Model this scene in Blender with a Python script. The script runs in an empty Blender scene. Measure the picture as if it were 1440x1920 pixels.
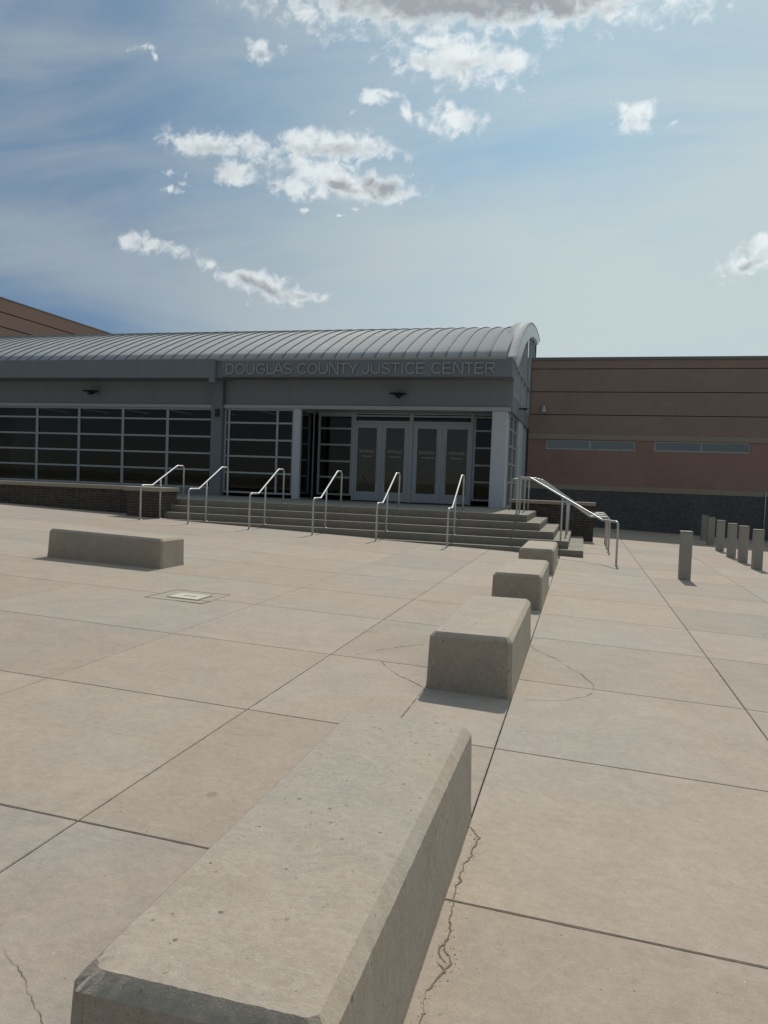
import bpy, bmesh, math, random
from mathutils import Vector, noise as mnoise
random.seed(7)
S = bpy.context.scene
COL = S.collection
R = math.radians
GZ0 = 1.55                      # eye height above the plaza at the camera

# ------------------------------------------------------------------ camera
F_PX, PITCH, ROLL, YAW = 1387.40, 0.0402223, -0.0372775, -0.2611295
cam = bpy.data.cameras.new("camera"); camo = bpy.data.objects.new("camera", cam); COL.objects.link(camo)
cam.sensor_fit = 'VERTICAL'; cam.sensor_height = 36.0; cam.lens = 36.0*F_PX/1920.0
cam.clip_start = 0.05; cam.clip_end = 5000
def cam_matrix():
    from mathutils import Matrix
    fw = Vector((math.sin(YAW)*math.cos(PITCH), math.cos(YAW)*math.cos(PITCH), -math.sin(PITCH)))
    r = Vector((math.cos(YAW), -math.sin(YAW), 0)); d = fw.cross(r)
    c, s = math.cos(ROLL), math.sin(ROLL)
    right = c*r + s*d; down = -s*r + c*d
    m = Matrix((( right.x, -down.x, -fw.x, 0), (right.y, -down.y, -fw.y, 0), (right.z, -down.z, -fw.z, GZ0), (0, 0, 0, 1)))
    return m
camo.matrix_world = cam_matrix()
S.camera = camo

# ------------------------------------------------------------------ light and exposure
SUN_EL = 47.0
sun = bpy.data.lights.new("sun", 'SUN'); suno = bpy.data.objects.new("sun", sun); COL.objects.link(suno)
sun.energy = 3.3; sun.angle = R(0.55); sun.color = (1.0, 0.93, 0.82)
suno.rotation_euler = (-R(90-SUN_EL), 0, 0); suno.location = (0, 60, 60)
S.view_settings.view_transform = 'Standard'; S.view_settings.look = 'None'
S.view_settings.exposure = 0.0; S.view_settings.gamma = 1.0
S.render.engine = 'CYCLES'

# ------------------------------------------------------------------ sky
CLOUDS = [(-0.150,0.684,0.185,0.0500,-5.7,1.7),(-0.3169,0.662,0.085,0.0300,-20.5,1.1),(0.020,0.622,0.072,0.0230,6.0,0.95),(-0.1872,0.5685,0.0907,0.0331,-13.7,1.0),(-0.232,0.596,0.0694,0.0234,-33.1,0.8),(-0.1157,0.5518,0.033,0.0145,14.4,0.8),(-0.481,0.6147,0.0256,0.0147,-15.1,0.95),(-0.4438,0.6143,0.0187,0.0158,-32.0,0.45),(-0.6744,0.6364,0.035,0.0085,-10.6,0.6),(-0.6485,0.6203,0.0164,0.007,-39.3,0.45),(-0.303,0.5286,0.0329,0.0106,-16.4,0.8),(-0.2537,0.506,0.0265,0.0178,-40.8,0.6),(-0.191,0.4876,0.0442,0.0249,-14.4,0.85),(-0.2005,0.5047,0.0196,0.0151,-58.8,0.7),(-0.5561,0.4874,0.08,0.0198,-13.3,1.0),(-0.5119,0.4495,0.0359,0.0276,-38.9,0.9),(-0.4874,0.4781,0.0411,0.0178,-22.0,0.9),(-0.6148,0.4467,0.0307,0.0108,-12.6,0.6),(-0.5983,0.4307,0.0233,0.007,-12.4,0.4),(-0.3607,0.468,0.0923,0.0191,-7.3,1.0),(-0.3407,0.4591,0.0611,0.0225,3.1,0.9),(-0.3793,0.4325,0.0846,0.0305,-20.2,0.9),(-0.3469,0.4155,0.056,0.0187,-21.9,1.0),(-0.2883,0.4043,0.0518,0.0174,-5.6,1.0),(-0.4232,0.4168,0.0463,0.0251,-17.2,0.8),(-0.3078,0.4129,0.0231,0.0205,-3.8,0.9),(-0.6407,0.3425,0.0777,0.0174,-14.7,0.8),(-0.5507,0.3127,0.0368,0.0116,-15.5,0.65),(-0.464,0.2771,0.0718,0.0182,-18.0,1.0),(-0.3975,0.2644,0.0325,0.0112,-9.0,0.9),(-0.5103,0.2917,0.0257,0.0155,-28.7,0.7),(0.0414,0.4711,0.0269,0.0229,-24.5,0.95),(0.0875,0.4605,0.0156,0.0061,16.6,0.45),(0.181,0.2824,0.0395,0.0198,25.5,0.85),(0.2041,0.2956,0.0344,0.0197,19.8,0.85),(-0.4016,0.381,0.0164,0.0052,-12.4,0.4),(-0.3491,0.3692,0.0142,0.0052,-3.2,0.4),(-0.235,0.497,0.03,0.010,-50,0.7),(-0.285,0.531,0.02,0.008,-10,0.9),(-0.335,0.515,0.014,0.006,20,0.5),(-0.62,0.425,0.03,0.007,-8,0.6),(-0.325,0.375,0.012,0.005,0,0.6),(-0.40,0.378,0.016,0.006,-10,0.65)]

class NT:
    """small helper for building node trees"""
    def __init__(s, tree): s.t = tree; s.n = tree.nodes; s.l = tree.links
    def new(s, typ, **kw):
        n = s.n.new(typ)
        for k, v in kw.items(): setattr(n, k, v)
        return n
    def put(s, sock, v):
        if v is None: return
        if isinstance(v, bpy.types.NodeSocket): s.l.new(v, sock)
        else: sock.default_value = v
    def math(s, op, a, b=None, c=None, clamp=False):
        n = s.new('ShaderNodeMath', operation=op); n.use_clamp = clamp
        s.put(n.inputs[0], a); s.put(n.inputs[1], b); s.put(n.inputs[2], c); return n.outputs[0]
    def vmath(s, op, a, b=None, scale=None):
        n = s.new('ShaderNodeVectorMath', operation=op); s.put(n.inputs[0], a); s.put(n.inputs[1], b)
        if scale is not None: s.put(n.inputs['Scale'], scale)
        return n.outputs['Value'] if op in ('LENGTH', 'DOT_PRODUCT', 'DISTANCE') else n.outputs['Vector']
    def mix(s, fac, a, b, blend='MIX'):
        n = s.new('ShaderNodeMix', data_type='RGBA', blend_type=blend); n.clamp_factor = True
        s.put(n.inputs[0], fac)
        for i, v in ((6, a), (7, b)):
            if isinstance(v, (tuple, list)) and len(v) == 3: v = (*v, 1)
            s.put(n.inputs[i], v)
        return n.outputs[2]
    def ramp(s, v, lo, hi, a=0.0, b=1.0, smooth=True):
        n = s.new('ShaderNodeMapRange'); n.interpolation_type = 'SMOOTHSTEP' if smooth else 'LINEAR'
        s.put(n.inputs[0], v); s.put(n.inputs[1], lo); s.put(n.inputs[2], hi); s.put(n.inputs[3], a); s.put(n.inputs[4], b)
        return n.outputs[0]
    def noise(s, vec, scale, detail=4.0, rough=0.55, dist=0.0):
        n = s.new('ShaderNodeTexNoise'); s.put(n.inputs['Vector'], vec); n.inputs['Scale'].default_value = scale
        n.inputs['Detail'].default_value = detail; n.inputs['Roughness'].default_value = rough; n.inputs['Distortion'].default_value = dist
        return n.outputs['Fac']
    def mapping(s, vec, loc=(0,0,0), rot=(0,0,0), scale=(1,1,1), typ='POINT'):
        n = s.new('ShaderNodeMapping', vector_type=typ); s.put(n.inputs[0], vec)
        n.inputs['Location'].default_value = loc; n.inputs['Rotation'].default_value = rot; n.inputs['Scale'].default_value = scale
        return n.outputs[0]
    def comb(s, x, y, z):
        n = s.new('ShaderNodeCombineXYZ'); s.put(n.inputs[0], x); s.put(n.inputs[1], y); s.put(n.inputs[2], z); return n.outputs[0]

SKY_STR = 0.052
def build_world():
    w = bpy.data.worlds.new("World"); S.world = w; w.use_nodes = True
    w.node_tree.nodes.clear(); g = NT(w.node_tree)
    out = g.new('ShaderNodeOutputWorld'); bg = g.new('ShaderNodeBackground'); g.l.new(bg.outputs[0], out.inputs[0])
    sky = g.new('ShaderNodeTexSky', sky_type='NISHITA'); sky.sun_disc = False
    sky.sun_elevation = R(SUN_EL); sky.sun_rotation = 0.0; sky.altitude = 1800; sky.air_density = 1.0; sky.dust_density = 1.6; sky.ozone_density = 1.2
    base = g.vmath('SCALE', sky.outputs[0], scale=SKY_STR)
    d = g.new('ShaderNodeTexCoord').outputs['Generated']
    sep = g.new('ShaderNodeSeparateXYZ'); g.l.new(d, sep.inputs[0])
    x, y, z = sep.outputs
    ys = g.math('MAXIMUM', g.math('ABSOLUTE', y), 0.08)
    u = g.math('DIVIDE', x, ys); v = g.math('DIVIDE', z, ys)
    p = g.comb(u, v, 0.0)
    front = g.ramp(y, 0.1, 0.25)
    # towards the sun the air is paler; away from it deeper blue
    wide = g.ramp(g.math('MULTIPLY_ADD', y, 0.68, g.math('MULTIPLY', z, 0.73)), -0.05, 0.50)
    ur = g.ramp(u, -0.85, 0.05)
    clear = g.mix(ur, (0.140, 0.240, 0.385), (0.355, 0.535, 0.680))
    base = g.mix(0.55, base, (0.205, 0.200, 0.186))       # thin veil behind the camera too
    base = g.mix(wide, base, clear)
    # thin high cloud, streaked
    c1 = g.noise(g.mapping(p, (3.1, 1.7, 0), (0, 0, R(12)), (1.5, 6.0, 1)), 1.3, 7, 0.58, 0.6)
    c2 = g.noise(g.mapping(p, (8.1, 4.7, 0), (0, 0, R(-20)), (1.7, 2.6, 1)), 1.0, 5, 0.5, 0.4)
    cir = g.math('ADD', g.math('MULTIPLY', c1, 0.75), g.math('MULTIPLY', c2, 0.62))
    low = g.ramp(v, 0.16, 0.48, 0.20, 0.02)
    hi = g.ramp(v, 0.50, 0.66, 0.0, 0.10)
    cir = g.math('ADD', cir, g.math('ADD', g.math('MULTIPLY_ADD', u, 0.17, -0.065), g.math('ADD', low, hi)))
    band = g.math('ABSOLUTE', g.math('SUBTRACT', v, g.math('MULTIPLY_ADD', u, -0.27, 0.115)))
    cir = g.math('ADD', cir, g.math('MULTIPLY', g.ramp(band, 0.0, 0.10, 0.20, 0.0), g.ramp(u, -0.2, -0.5)))
    cirf = g.ramp(cir, 0.38, 0.86, 0.0, 0.95)
    veil = g.mix(ur, (0.330, 0.395, 0.455), (0.545, 0.635, 0.650))
    col = g.mix(g.math('MULTIPLY', cirf, wide), base, veil)
    # cumulus
    n_warp = g.new('ShaderNodeTexNoise'); g.put(n_warp.inputs['Vector'], p); n_warp.inputs['Scale'].default_value = 22; n_warp.inputs['Detail'].default_value = 4
    warp = g.vmath('SCALE', g.vmath('SUBTRACT', n_warp.outputs['Color'], (0.5, 0.5, 0.5)), scale=0.030)
    pw = g.vmath('ADD', p, warp)
    f = None
    for ci, (cx, cy, rx, ry, rot, wt) in enumerate(CLOUDS):
        gw = {0: 1.0, 1: 0.75, 2: 0.5, 3: 0.18, 14: 0.5, 19: 0.5, 20: 0.5, 22: 1.0, 23: 1.0, 25: 1.0, 26: 0.3, 28: 1.0, 29: 0.6, 31: 0.25, 33: 0.8, 34: 0.5}.get(ci, 0.12)
        m = g.mapping(pw, (cx, cy, 0), (0, 0, R(rot)), (rx*1.15, ry*1.15, 1), 'TEXTURE')
        e = g.math('MULTIPLY_ADD', g.vmath('LENGTH', m), -0.62, 0.62*wt)
        ym = g.new('ShaderNodeSeparateXYZ'); g.l.new(m, ym.inputs[0])
        if f is None: f, yl, gm = e, ym.outputs[1], gw
        else:
            t = g.ramp(g.math('SUBTRACT', e, f), -0.12, 0.12)
            yl = g.math('MULTIPLY_ADD', g.math('SUBTRACT', ym.outputs[1], yl), t, yl)
            gm = g.math('MULTIPLY_ADD', g.math('SUBTRACT', gw, gm), t, gm)
            f = g.math('SMOOTH_MAX', f, e, 0.08)
    a0 = g.noise(p, 15.0, 3, 0.5, 0.2); a1 = g.noise(p, 40.0, 8, 0.57, 0.5); a2 = g.noise(p, 130.0, 5, 0.6, 0.2)
    nd = g.math('ADD', g.math('MULTIPLY', g.math('SUBTRACT', a0, 0.5), 0.40), g.math('ADD', g.math('MULTIPLY', g.math('SUBTRACT', a1, 0.5), 1.45), g.math('MULTIPLY', g.math('SUBTRACT', a2, 0.5), 0.35)))
    D = g.math('ADD', f, nd)
    alpha = g.math('MULTIPLY', g.ramp(D, -0.06, 0.46), front)
    # backlit: thin rims glow, thick middles and undersides go grey
    aup = g.noise(g.vmath('ADD', p, (0.0, 0.013, 0)), 30.0, 3, 0.5, 0.4); alo = g.noise(p, 30.0, 3, 0.5, 0.4)
    relief = g.math('MULTIPLY', g.math('SUBTRACT', aup, alo), 1.5)
    thick = g.ramp(g.math('ADD', g.math('MULTIPLY', D, 0.55), g.math('MULTIPLY', f, 0.8)), 0.24, 0.66)
    big = g.ramp(g.math('MULTIPLY_ADD', g.math('SUBTRACT', a0, 0.5), 0.20, v), 0.59, 0.66)   # the large cloud overhead is seen from below
    under = g.ramp(g.math('ADD', yl, g.math('MULTIPLY', g.math('SUBTRACT', alo, 0.5), 1.6)), 0.55, -0.35)
    under = g.math('MAXIMUM', under, big)
    shade = g.math('ADD', g.math('MULTIPLY', g.math('MULTIPLY', thick, under), gm), g.math('MULTIPLY', relief, 0.7), clamp=True)
    white = g.mix(g.ramp(u, -0.9, 0.1), (0.66, 0.71, 0.74), (0.84, 0.90, 0.92))
    ccol = g.mix(shade, white, (0.355, 0.385, 0.415))
    col = g.mix(alpha, col, ccol)
    g.l.new(col, bg.inputs[0]); bg.inputs[1].default_value = 1.0
build_world()

# ------------------------------------------------------------------ object helpers
def link(o, parent=None):
    COL.objects.link(o)
    if parent is not None:
        o.parent = parent
        o.location = -world_loc(parent)
    return o
def world_loc(o):
    l = Vector(o.location)
    while o.parent: o = o.parent; l += Vector(o.location)
    return l
def tag(o, label=None, cat=None, group=None, kind=None):
    if label: o['label'] = label
    if cat: o['category'] = cat
    if group: o['group'] = group
    if kind: o['kind'] = kind
    return o
def thing(name, label, cat, loc, group=None):
    o = bpy.data.objects.new(name, None); o.empty_display_size = 0.2; o.location = loc
    COL.objects.link(o); return tag(o, label, cat, group)
class MB:
    def __init__(s): s.b = bmesh.new()
    def box(s, x0, x1, y0, y1, z0, z1, bev=0.0):
        vs = [s.b.verts.new((x, y, z)) for z in (z0, z1) for y in (y0, y1) for x in (x0, x1)]
        fs = [(0,2,3,1),(4,5,7,6),(0,1,5,4),(1,3,7,5),(3,2,6,7),(2,0,4,6)]
        F = [s.b.faces.new([vs[i] for i in f]) for f in fs]
        if bev:
            es = list({e for f in F for e in f.edges})
            bmesh.ops.bevel(s.b, geom=es, offset=bev, segments=1, affect='EDGES')
        return s
    def prism(s, pts, z0, z1):
        n = len(pts)
        a = [s.b.verts.new((x, y, z0)) for x, y in pts]; t = [s.b.verts.new((x, y, z1)) for x, y in pts]
        s.b.faces.new(a[::-1]); s.b.faces.new(t)
        for i in range(n): s.b.faces.new((a[i], a[(i+1) % n], t[(i+1) % n], t[i]))
        return s
    def tube(s, pts, r, seg=10, cap=True):
        pts = [Vector(p) for p in pts]; rings = []
        for i, p in enumerate(pts):
            if i == 0: t = pts[1]-pts[0]
            elif i == len(pts)-1: t = pts[-1]-pts[-2]
            else: t = (pts[i+1]-p).normalized()+(p-pts[i-1]).normalized()
            t.normalize(); ref = Vector((1, 0, 0)) if abs(t.x) < 0.8 else Vector((0, 1, 0))
            a = t.cross(ref).normalized(); b = t.cross(a)
            rr = r
            if 0 < i < len(pts)-1:
                c = t.dot((p-pts[i-1]).normalized()); rr = r
            rings.append([s.b.verts.new(p+rr*(math.cos(2*math.pi*k/seg)*a+math.sin(2*math.pi*k/seg)*b)) for k in range(seg)])
        for i in range(len(rings)-1):
            for k in range(seg):
                s.b.faces.new((rings[i][k], rings[i][(k+1) % seg], rings[i+1][(k+1) % seg], rings[i+1][k])).smooth = True
        if cap: s.b.faces.new(rings[0][::-1]); s.b.faces.new(rings[-1])
        return s
    def lathe(s, prof, cx, cy, cz, seg=20, squash=1.0):
        rings = [[s.b.verts.new((cx+r*math.cos(2*math.pi*k/seg), cy+squash*r*math.sin(2*math.pi*k/seg), cz+z)) for k in range(seg)] for r, z in prof]
        for i in range(len(rings)-1):
            for k in range(seg):
                s.b.faces.new((rings[i][k], rings[i][(k+1) % seg], rings[i+1][(k+1) % seg], rings[i+1][k])).smooth = True
        s.b.faces.new(rings[0][::-1]); s.b.faces.new(rings[-1]); return s
    def quad(s, *pts): s.b.faces.new([s.b.verts.new(p) for p in pts]); return s
    def done(s, name, mat, parent=None, fix=True):
        if fix: bmesh.ops.recalc_face_normals(s.b, faces=s.b.faces[:])
        me = bpy.data.meshes.new(name); s.b.to_mesh(me); s.b.free()
        if mat: me.materials.append(mat)
        return link(bpy.data.objects.new(name, me), parent)
def fillet(pts, rad, n=5):
    """round the corners of a polyline"""
    P = [Vector(p) for p in pts]; out = [P[0]]
    for i in range(1, len(P)-1):
        a, b = (P[i-1]-P[i]), (P[i+1]-P[i]); r = min(rad if not isinstance(rad, (list, tuple)) else rad[i], a.length*0.45, b.length*0.45)
        p0, p2 = P[i]+a.normalized()*r, P[i]+b.normalized()*r
        for k in range(n+1):
            t = k/n; out.append((1-t)**2*p0+2*t*(1-t)*P[i]+t*t*p2)
    out.append(P[-1]); return out

# ------------------------------------------------------------------ materials
def mat(name):
    m = bpy.data.materials.new(name); m.use_nodes = True; m.node_tree.nodes.clear(); g = NT(m.node_tree)
    out = g.new('ShaderNodeOutputMaterial'); b = g.new('ShaderNodeBsdfPrincipled'); g.l.new(b.outputs[0], out.inputs[0])
    return m, g, b
def objco(g, rnd=False):
    c = g.new('ShaderNodeTexCoord').outputs['Object']
    if rnd:
        r = g.new('ShaderNodeObjectInfo').outputs['Random']
        c = g.vmath('ADD', c, g.comb(g.math('MULTIPLY', r, 37.0), g.math('MULTIPLY', r, 91.0), g.math('MULTIPLY', r, 53.0)))
    return c
def bump(g, b, h, strength, dist=0.01):
    n = g.new('ShaderNodeBump'); n.inputs['Strength'].default_value = strength; n.inputs['Distance'].default_value = dist
    g.put(n.inputs['Height'], h); g.l.new(n.outputs[0], b.inputs['Normal'])
def paint(name, col, rough=0.5, metal=0.0, var=0.08, scale=1.5, spec=0.5, bmp=0.0, streak=0.0):
    m, g, b = mat(name); c = objco(g)
    n = g.math('ADD', g.math('MULTIPLY', g.noise(c, scale, 5), 0.6), g.math('MULTIPLY', g.noise(c, scale*9, 4), 0.4))
    k = g.ramp(n, 0.3, 0.7, 1-var, 1+var, False)
    if streak:
        st = g.noise(g.mapping(c, (0, 0, 0), (0, 0, 0), (3.2, 3.2, 0.16)), 1.4, 6, 0.65, 0.2)
        k = g.math('MULTIPLY', k, g.ramp(st, 0.35, 0.68, 1-streak, 1+streak*0.6))
    g.l.new(g.mix(1.0, (*col, 1), g.comb(k, k, k), 'MULTIPLY'), b.inputs['Base Color'])
    g.put(b.inputs['Roughness'], g.ramp(n, 0.3, 0.7, rough*0.85, min(1, rough*1.15), False))
    b.inputs['Metallic'].default_value = metal; b.inputs['Specular IOR Level'].default_value = spec
    if bmp: bump(g, b, g.noise(c, scale*40, 4), bmp, 0.004)
    return m
def concrete(name, a, b_, rnd=False, scale=1.0, speck=True, slab=False, pits=0.0, broom=0.0):
    m, g, b = mat(name); c = objco(g, rnd)
    n1 = g.noise(c, 0.55*scale, 6, 0.6, 0.4); n2 = g.noise(c, 3.1*scale, 7, 0.65, 0.8); n3 = g.noise(c, 26*scale, 6, 0.7)
    col = g.mix(g.ramp(n1, 0.36, 0.66), a, b_)
    k = g.math('ADD', g.math('MULTIPLY', g.math('SUBTRACT', n2, 0.5), 0.40), g.math('ADD', g.math('MULTIPLY', g.math('SUBTRACT', n3, 0.5), 0.50), g.math('MULTIPLY', g.math('SUBTRACT', g.noise(c, 150*scale, 3, 0.75), 0.5), 0.50)))
    n4 = g.noise(g.mapping(c, (5, 3, 1), (0, 0, 0), (1, 2.6, 1)), 1.3*scale, 6, 0.7, 1.2)
    stain = g.ramp(n4, 0.60, 0.76, 0.0, 0.16)
    k = g.math('SUBTRACT', k, stain)
    k = g.math('ADD', k, 1.0)
    if slab:
        at = g.new('ShaderNodeVertexColor', layer_name='tone').outputs[0]
        col = g.mix(1.0, col, at, 'MULTIPLY')
    h = g.math('ADD', g.math('MULTIPLY', n3, 0.7), g.math('MULTIPLY', g.noise(c, 120*scale, 3, 0.7), 0.5))
    if broom:
        st = g.noise(g.mapping(c, (0, 0, 0), (0, 0, R(3)), (0.9, 34, 1)), 3.0, 5, 0.75, 0.25)
        patch = g.ramp(g.noise(c, 0.9, 3), 0.42, 0.62)
        k = g.math('ADD', k, g.math('MULTIPLY', g.math('MULTIPLY', g.math('SUBTRACT', st, 0.5), patch), 0.55*broom))
        h = g.math('ADD', h, g.math('MULTIPLY', st, 0.6*broom))
    col = g.mix(1.0, col, g.comb(k, k, k), 'MULTIPLY')
    if speck:
        vo = g.new('ShaderNodeTexVoronoi'); g.put(vo.inputs['Vector'], c); vo.inputs['Scale'].default_value = 44*scale
        sz = g.new('ShaderNodeSeparateColor'); g.l.new(vo.outputs['Color'], sz.inputs[0])
        r0 = g.math('MULTIPLY', g.ramp(sz.outputs[0], 0.84, 1.0, 0.0, 0.20, False), 1.0)
        dk = g.math('LESS_THAN', vo.outputs['Distance'], r0)
        col = g.mix(g.math('MULTIPLY', dk, 0.55), col, (0.10, 0.09, 0.075))
        v2 = g.new('ShaderNodeTexVoronoi'); g.put(v2.inputs['Vector'], c); v2.inputs['Scale'].default_value = 40*scale
        s2 = g.new('ShaderNodeSeparateColor'); g.l.new(v2.outputs['Color'], s2.inputs[0])
        wt = g.math('LESS_THAN', v2.outputs['Distance'], g.ramp(s2.outputs[1], 0.92, 1.0, 0.0, 0.12, False))
        col = g.mix(g.math('MULTIPLY', wt, 0.7), col, (0.62, 0.58, 0.50))
    if slab:
        v5 = g.new('ShaderNodeTexVoronoi'); g.put(v5.inputs['Vector'], c); v5.inputs['Scale'].default_value = 1.9
        s5 = g.new('ShaderNodeSeparateColor'); g.l.new(v5.outputs['Color'], s5.inputs[0])
        dd = g.math('ADD', v5.outputs['Distance'], g.math('MULTIPLY', g.math('SUBTRACT', n3, 0.5), 0.09))
        r5 = g.ramp(s5.outputs[0], 0.62, 1.0, 0.0, 0.075, False)
        sp = g.ramp(g.math('SUBTRACT', r5, dd), -0.004, 0.022)
        col = g.mix(g.math('MULTIPLY', sp, 0.42), col, (0.15, 0.125, 0.098))
        # dried drips and scuffs: pale and dark smears
        sm = g.noise(g.mapping(c, (9, 2, 0), (0, 0, R(35)), (2.4, 0.7, 1)), 1.7, 8, 0.72, 1.0)
        col = g.mix(g.ramp(sm, 0.62, 0.75, 0.0, 0.30), col, (0.47, 0.42, 0.36))
        col = g.mix(g.ramp(sm, 0.36, 0.26, 0.0, 0.30), col, (0.24, 0.205, 0.165))
    if pits:
        v3 = g.new('ShaderNodeTexVoronoi'); g.put(v3.inputs['Vector'], c); v3.inputs['Scale'].default_value = 17
        s3 = g.new('ShaderNodeSeparateColor'); g.l.new(v3.outputs['Color'], s3.inputs[0])
        dist = g.math('ADD', v3.outputs['Distance'], g.math('MULTIPLY', g.math('SUBTRACT', n3, 0.5), 0.12))
        pt = g.math('LESS_THAN', dist, g.ramp(s3.outputs[2], 0.5, 1.0, 0.0, 0.20, False))
        pt = g.math('MULTIPLY', pt, g.ramp(n2, 0.44, 0.56))
        col = g.mix(g.math('MULTIPLY', pt, pits), col, (0.13, 0.115, 0.095))
        h = g.math('SUBTRACT', h, g.math('MULTIPLY', pt, 1.5))
        v6 = g.new('ShaderNodeTexVoronoi'); g.put(v6.inputs['Vector'], c); v6.inputs['Scale'].default_value = 58
        s6 = g.new('ShaderNodeSeparateColor'); g.l.new(v6.outputs['Color'], s6.inputs[0])
        p6 = g.math('MULTIPLY', g.math('LESS_THAN', v6.outputs['Distance'], g.ramp(s6.outputs[1], 0.6, 1.0, 0.0, 0.26, False)), g.ramp(n1, 0.40, 0.56))
        col = g.mix(g.math('MULTIPLY', p6, 0.55), col, (0.15, 0.13, 0.105)); h = g.math('SUBTRACT', h, p6)
        # wandering pale laitance veins
        ve = g.math('ABSOLUTE', g.math('SUBTRACT', g.noise(g.mapping(c, (2, 7, 0), (0, 0, R(20)), (3.0, 6.0, 3.0)), 1.6, 7, 0.68, 1.5), 0.5))
        col = g.mix(g.ramp(ve, 0.0, 0.025, 0.42, 0.0), col, (0.47, 0.43, 0.345))
    g.l.new(col, b.inputs['Base Color']); b.inputs['Roughness'].default_value = 0.86; b.inputs['Specular IOR Level'].default_value = 0.3
    bump(g, b, h, 0.5, 0.006)
    return m
def bricks(name, c1, c2, mortar, bw=0.40, rh=0.075):
    m, g, b = mat(name); c = objco(g)
    s = g.new('ShaderNodeSeparateXYZ'); g.l.new(c, s.inputs[0])
    v = g.comb(g.math('ADD', s.outputs[0], s.outputs[1]), s.outputs[2], 0.0)
    t = g.new('ShaderNodeTexBrick'); g.l.new(v, t.inputs['Vector']); t.inputs['Scale'].default_value = 1.0
    t.inputs['Brick Width'].default_value = bw; t.inputs['Row Height'].default_value = rh; t.inputs['Mortar Size'].default_value = 0.007
    t.inputs['Mortar Smooth'].default_value = 0.2; t.inputs['Bias'].default_value = -0.2
    t.inputs['Color1'].default_value = (*c1, 1); t.inputs['Color2'].default_value = (*c2, 1); t.inputs['Mortar'].default_value = (*mortar, 1)
    n = g.noise(c, 9, 5); k = g.ramp(n, 0.3, 0.7, 0.72, 1.28, False)
    n2 = g.noise(c, 0.8, 4); k = g.math('MULTIPLY', k, g.ramp(n2, 0.3, 0.7, 0.85, 1.15, False))
    g.l.new(g.mix(1.0, t.outputs[0], g.comb(k, k, k), 'MULTIPLY'), b.inputs['Base Color'])
    b.inputs['Roughness'].default_value = 0.8; b.inputs['Specular IOR Level'].default_value = 0.3
    h = g.math('ADD', g.math('MULTIPLY', g.math('SUBTRACT', 1.0, t.outputs['Fac']), 1.0), g.math('MULTIPLY', g.noise(c, 60, 3), 0.25))
    bump(g, b, h, 0.7, 0.008); return m
def glass(name, tint, refl=1.0, ior=1.5):
    m = bpy.data.materials.new(name); m.use_nodes = True; m.node_tree.nodes.clear(); g = NT(m.node_tree)
    out = g.new('ShaderNodeOutputMaterial'); tr = g.new('ShaderNodeBsdfTransparent'); gl = g.new('ShaderNodeBsdfGlossy'); mx = g.new('ShaderNodeMixShader')
    tr.inputs[0].default_value = (*tint, 1); gl.inputs['Roughness'].default_value = 0.015; gl.inputs[0].default_value = (0.92*refl, 0.96*refl, 1.0*refl, 1)
    fr = g.new('ShaderNodeFresnel'); fr.inputs[0].default_value = ior
    c = objco(g); bp = g.new('ShaderNodeBump'); bp.inputs['Strength'].default_value = 0.06; bp.inputs['Distance'].default_value = 0.02
    g.l.new(g.noise(c, 1.6, 2), bp.inputs['Height']); g.l.new(bp.outputs[0], gl.inputs['Normal'])
    g.l.new(fr.outputs[0], mx.inputs[0]); g.l.new(tr.outputs[0], mx.inputs[1]); g.l.new(gl.outputs[0], mx.inputs[2]); g.l.new(mx.outputs[0], out.inputs[0])
    return m
M = {}
M['plaza'] = concrete('plaza_concrete', (0.400, 0.334, 0.272), (0.378, 0.335, 0.284), scale=0.9, slab=True, broom=0.5)
M['bench'] = concrete('bench_concrete', (0.372, 0.315, 0.252), (0.342, 0.304, 0.258), rnd=True, pits=0.8, scale=1.4)
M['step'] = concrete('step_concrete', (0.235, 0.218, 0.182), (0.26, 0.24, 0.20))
M['cap'] = concrete('cap_concrete', (0.36, 0.325, 0.26), (0.33, 0.30, 0.245))
M['soil'] = concrete('joint_soil', (0.07, 0.055, 0.042), (0.05, 0.042, 0.034), speck=False)
M['earth'] = concrete('outer_ground', (0.16, 0.14, 0.10), (0.13, 0.12, 0.08), scale=0.2, speck=False)
M['crack'] = paint('crack_dirt', (0.15, 0.122, 0.094), 0.95, 0, 0.3, 8)
M['brick_l'] = bricks('dark_brick', (0.060, 0.051, 0.044), (0.080, 0.065, 0.054), (0.150, 0.138, 0.120))
M['brick_r'] = bricks('charcoal_brick', (0.095, 0.097, 0.101), (0.108, 0.108, 0.109), (0.140, 0.140, 0.141))
M['fascia'] = paint('fascia_metal', (0.180, 0.210, 0.245), 0.5, 0.0, 0.05, 0.7, streak=0.04)
M['panel'] = paint('panel_metal', (0.215, 0.242, 0.275), 0.55, 0.0, 0.05, 0.7, streak=0.04)
M['roof'] = paint('roof_zinc', (0.41, 0.432, 0.45), 0.75, 0.0, 0.08, 0.5, spec=0.07, streak=0.04)
M['seam'] = paint('seam_metal', (0.16, 0.17, 0.178), 0.6, 0.0, 0.05, 1, spec=0.2)
M['trim'] = paint('gable_trim_metal', (0.55, 0.57, 0.575), 0.4, 0.4, 0.05, 0.8)
M['frame'] = paint('aluminium_frame', (0.40, 0.44, 0.47), 0.45, 0.1, 0.05, 2)
M['col'] = paint('light_grey_column', (0.52, 0.57, 0.62), 0.55, 0.0, 0.05, 1)
M['door'] = paint('grey_door', (0.44, 0.50, 0.55), 0.5, 0.0, 0.05, 1.5)
M['dark'] = paint('black_fixture', (0.012, 0.013, 0.015), 0.45, 0.0, 0.1, 4)
M['inside'] = paint('interior', (0.03, 0.03, 0.028), 0.9, 0.0, 0.1, 1)
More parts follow.
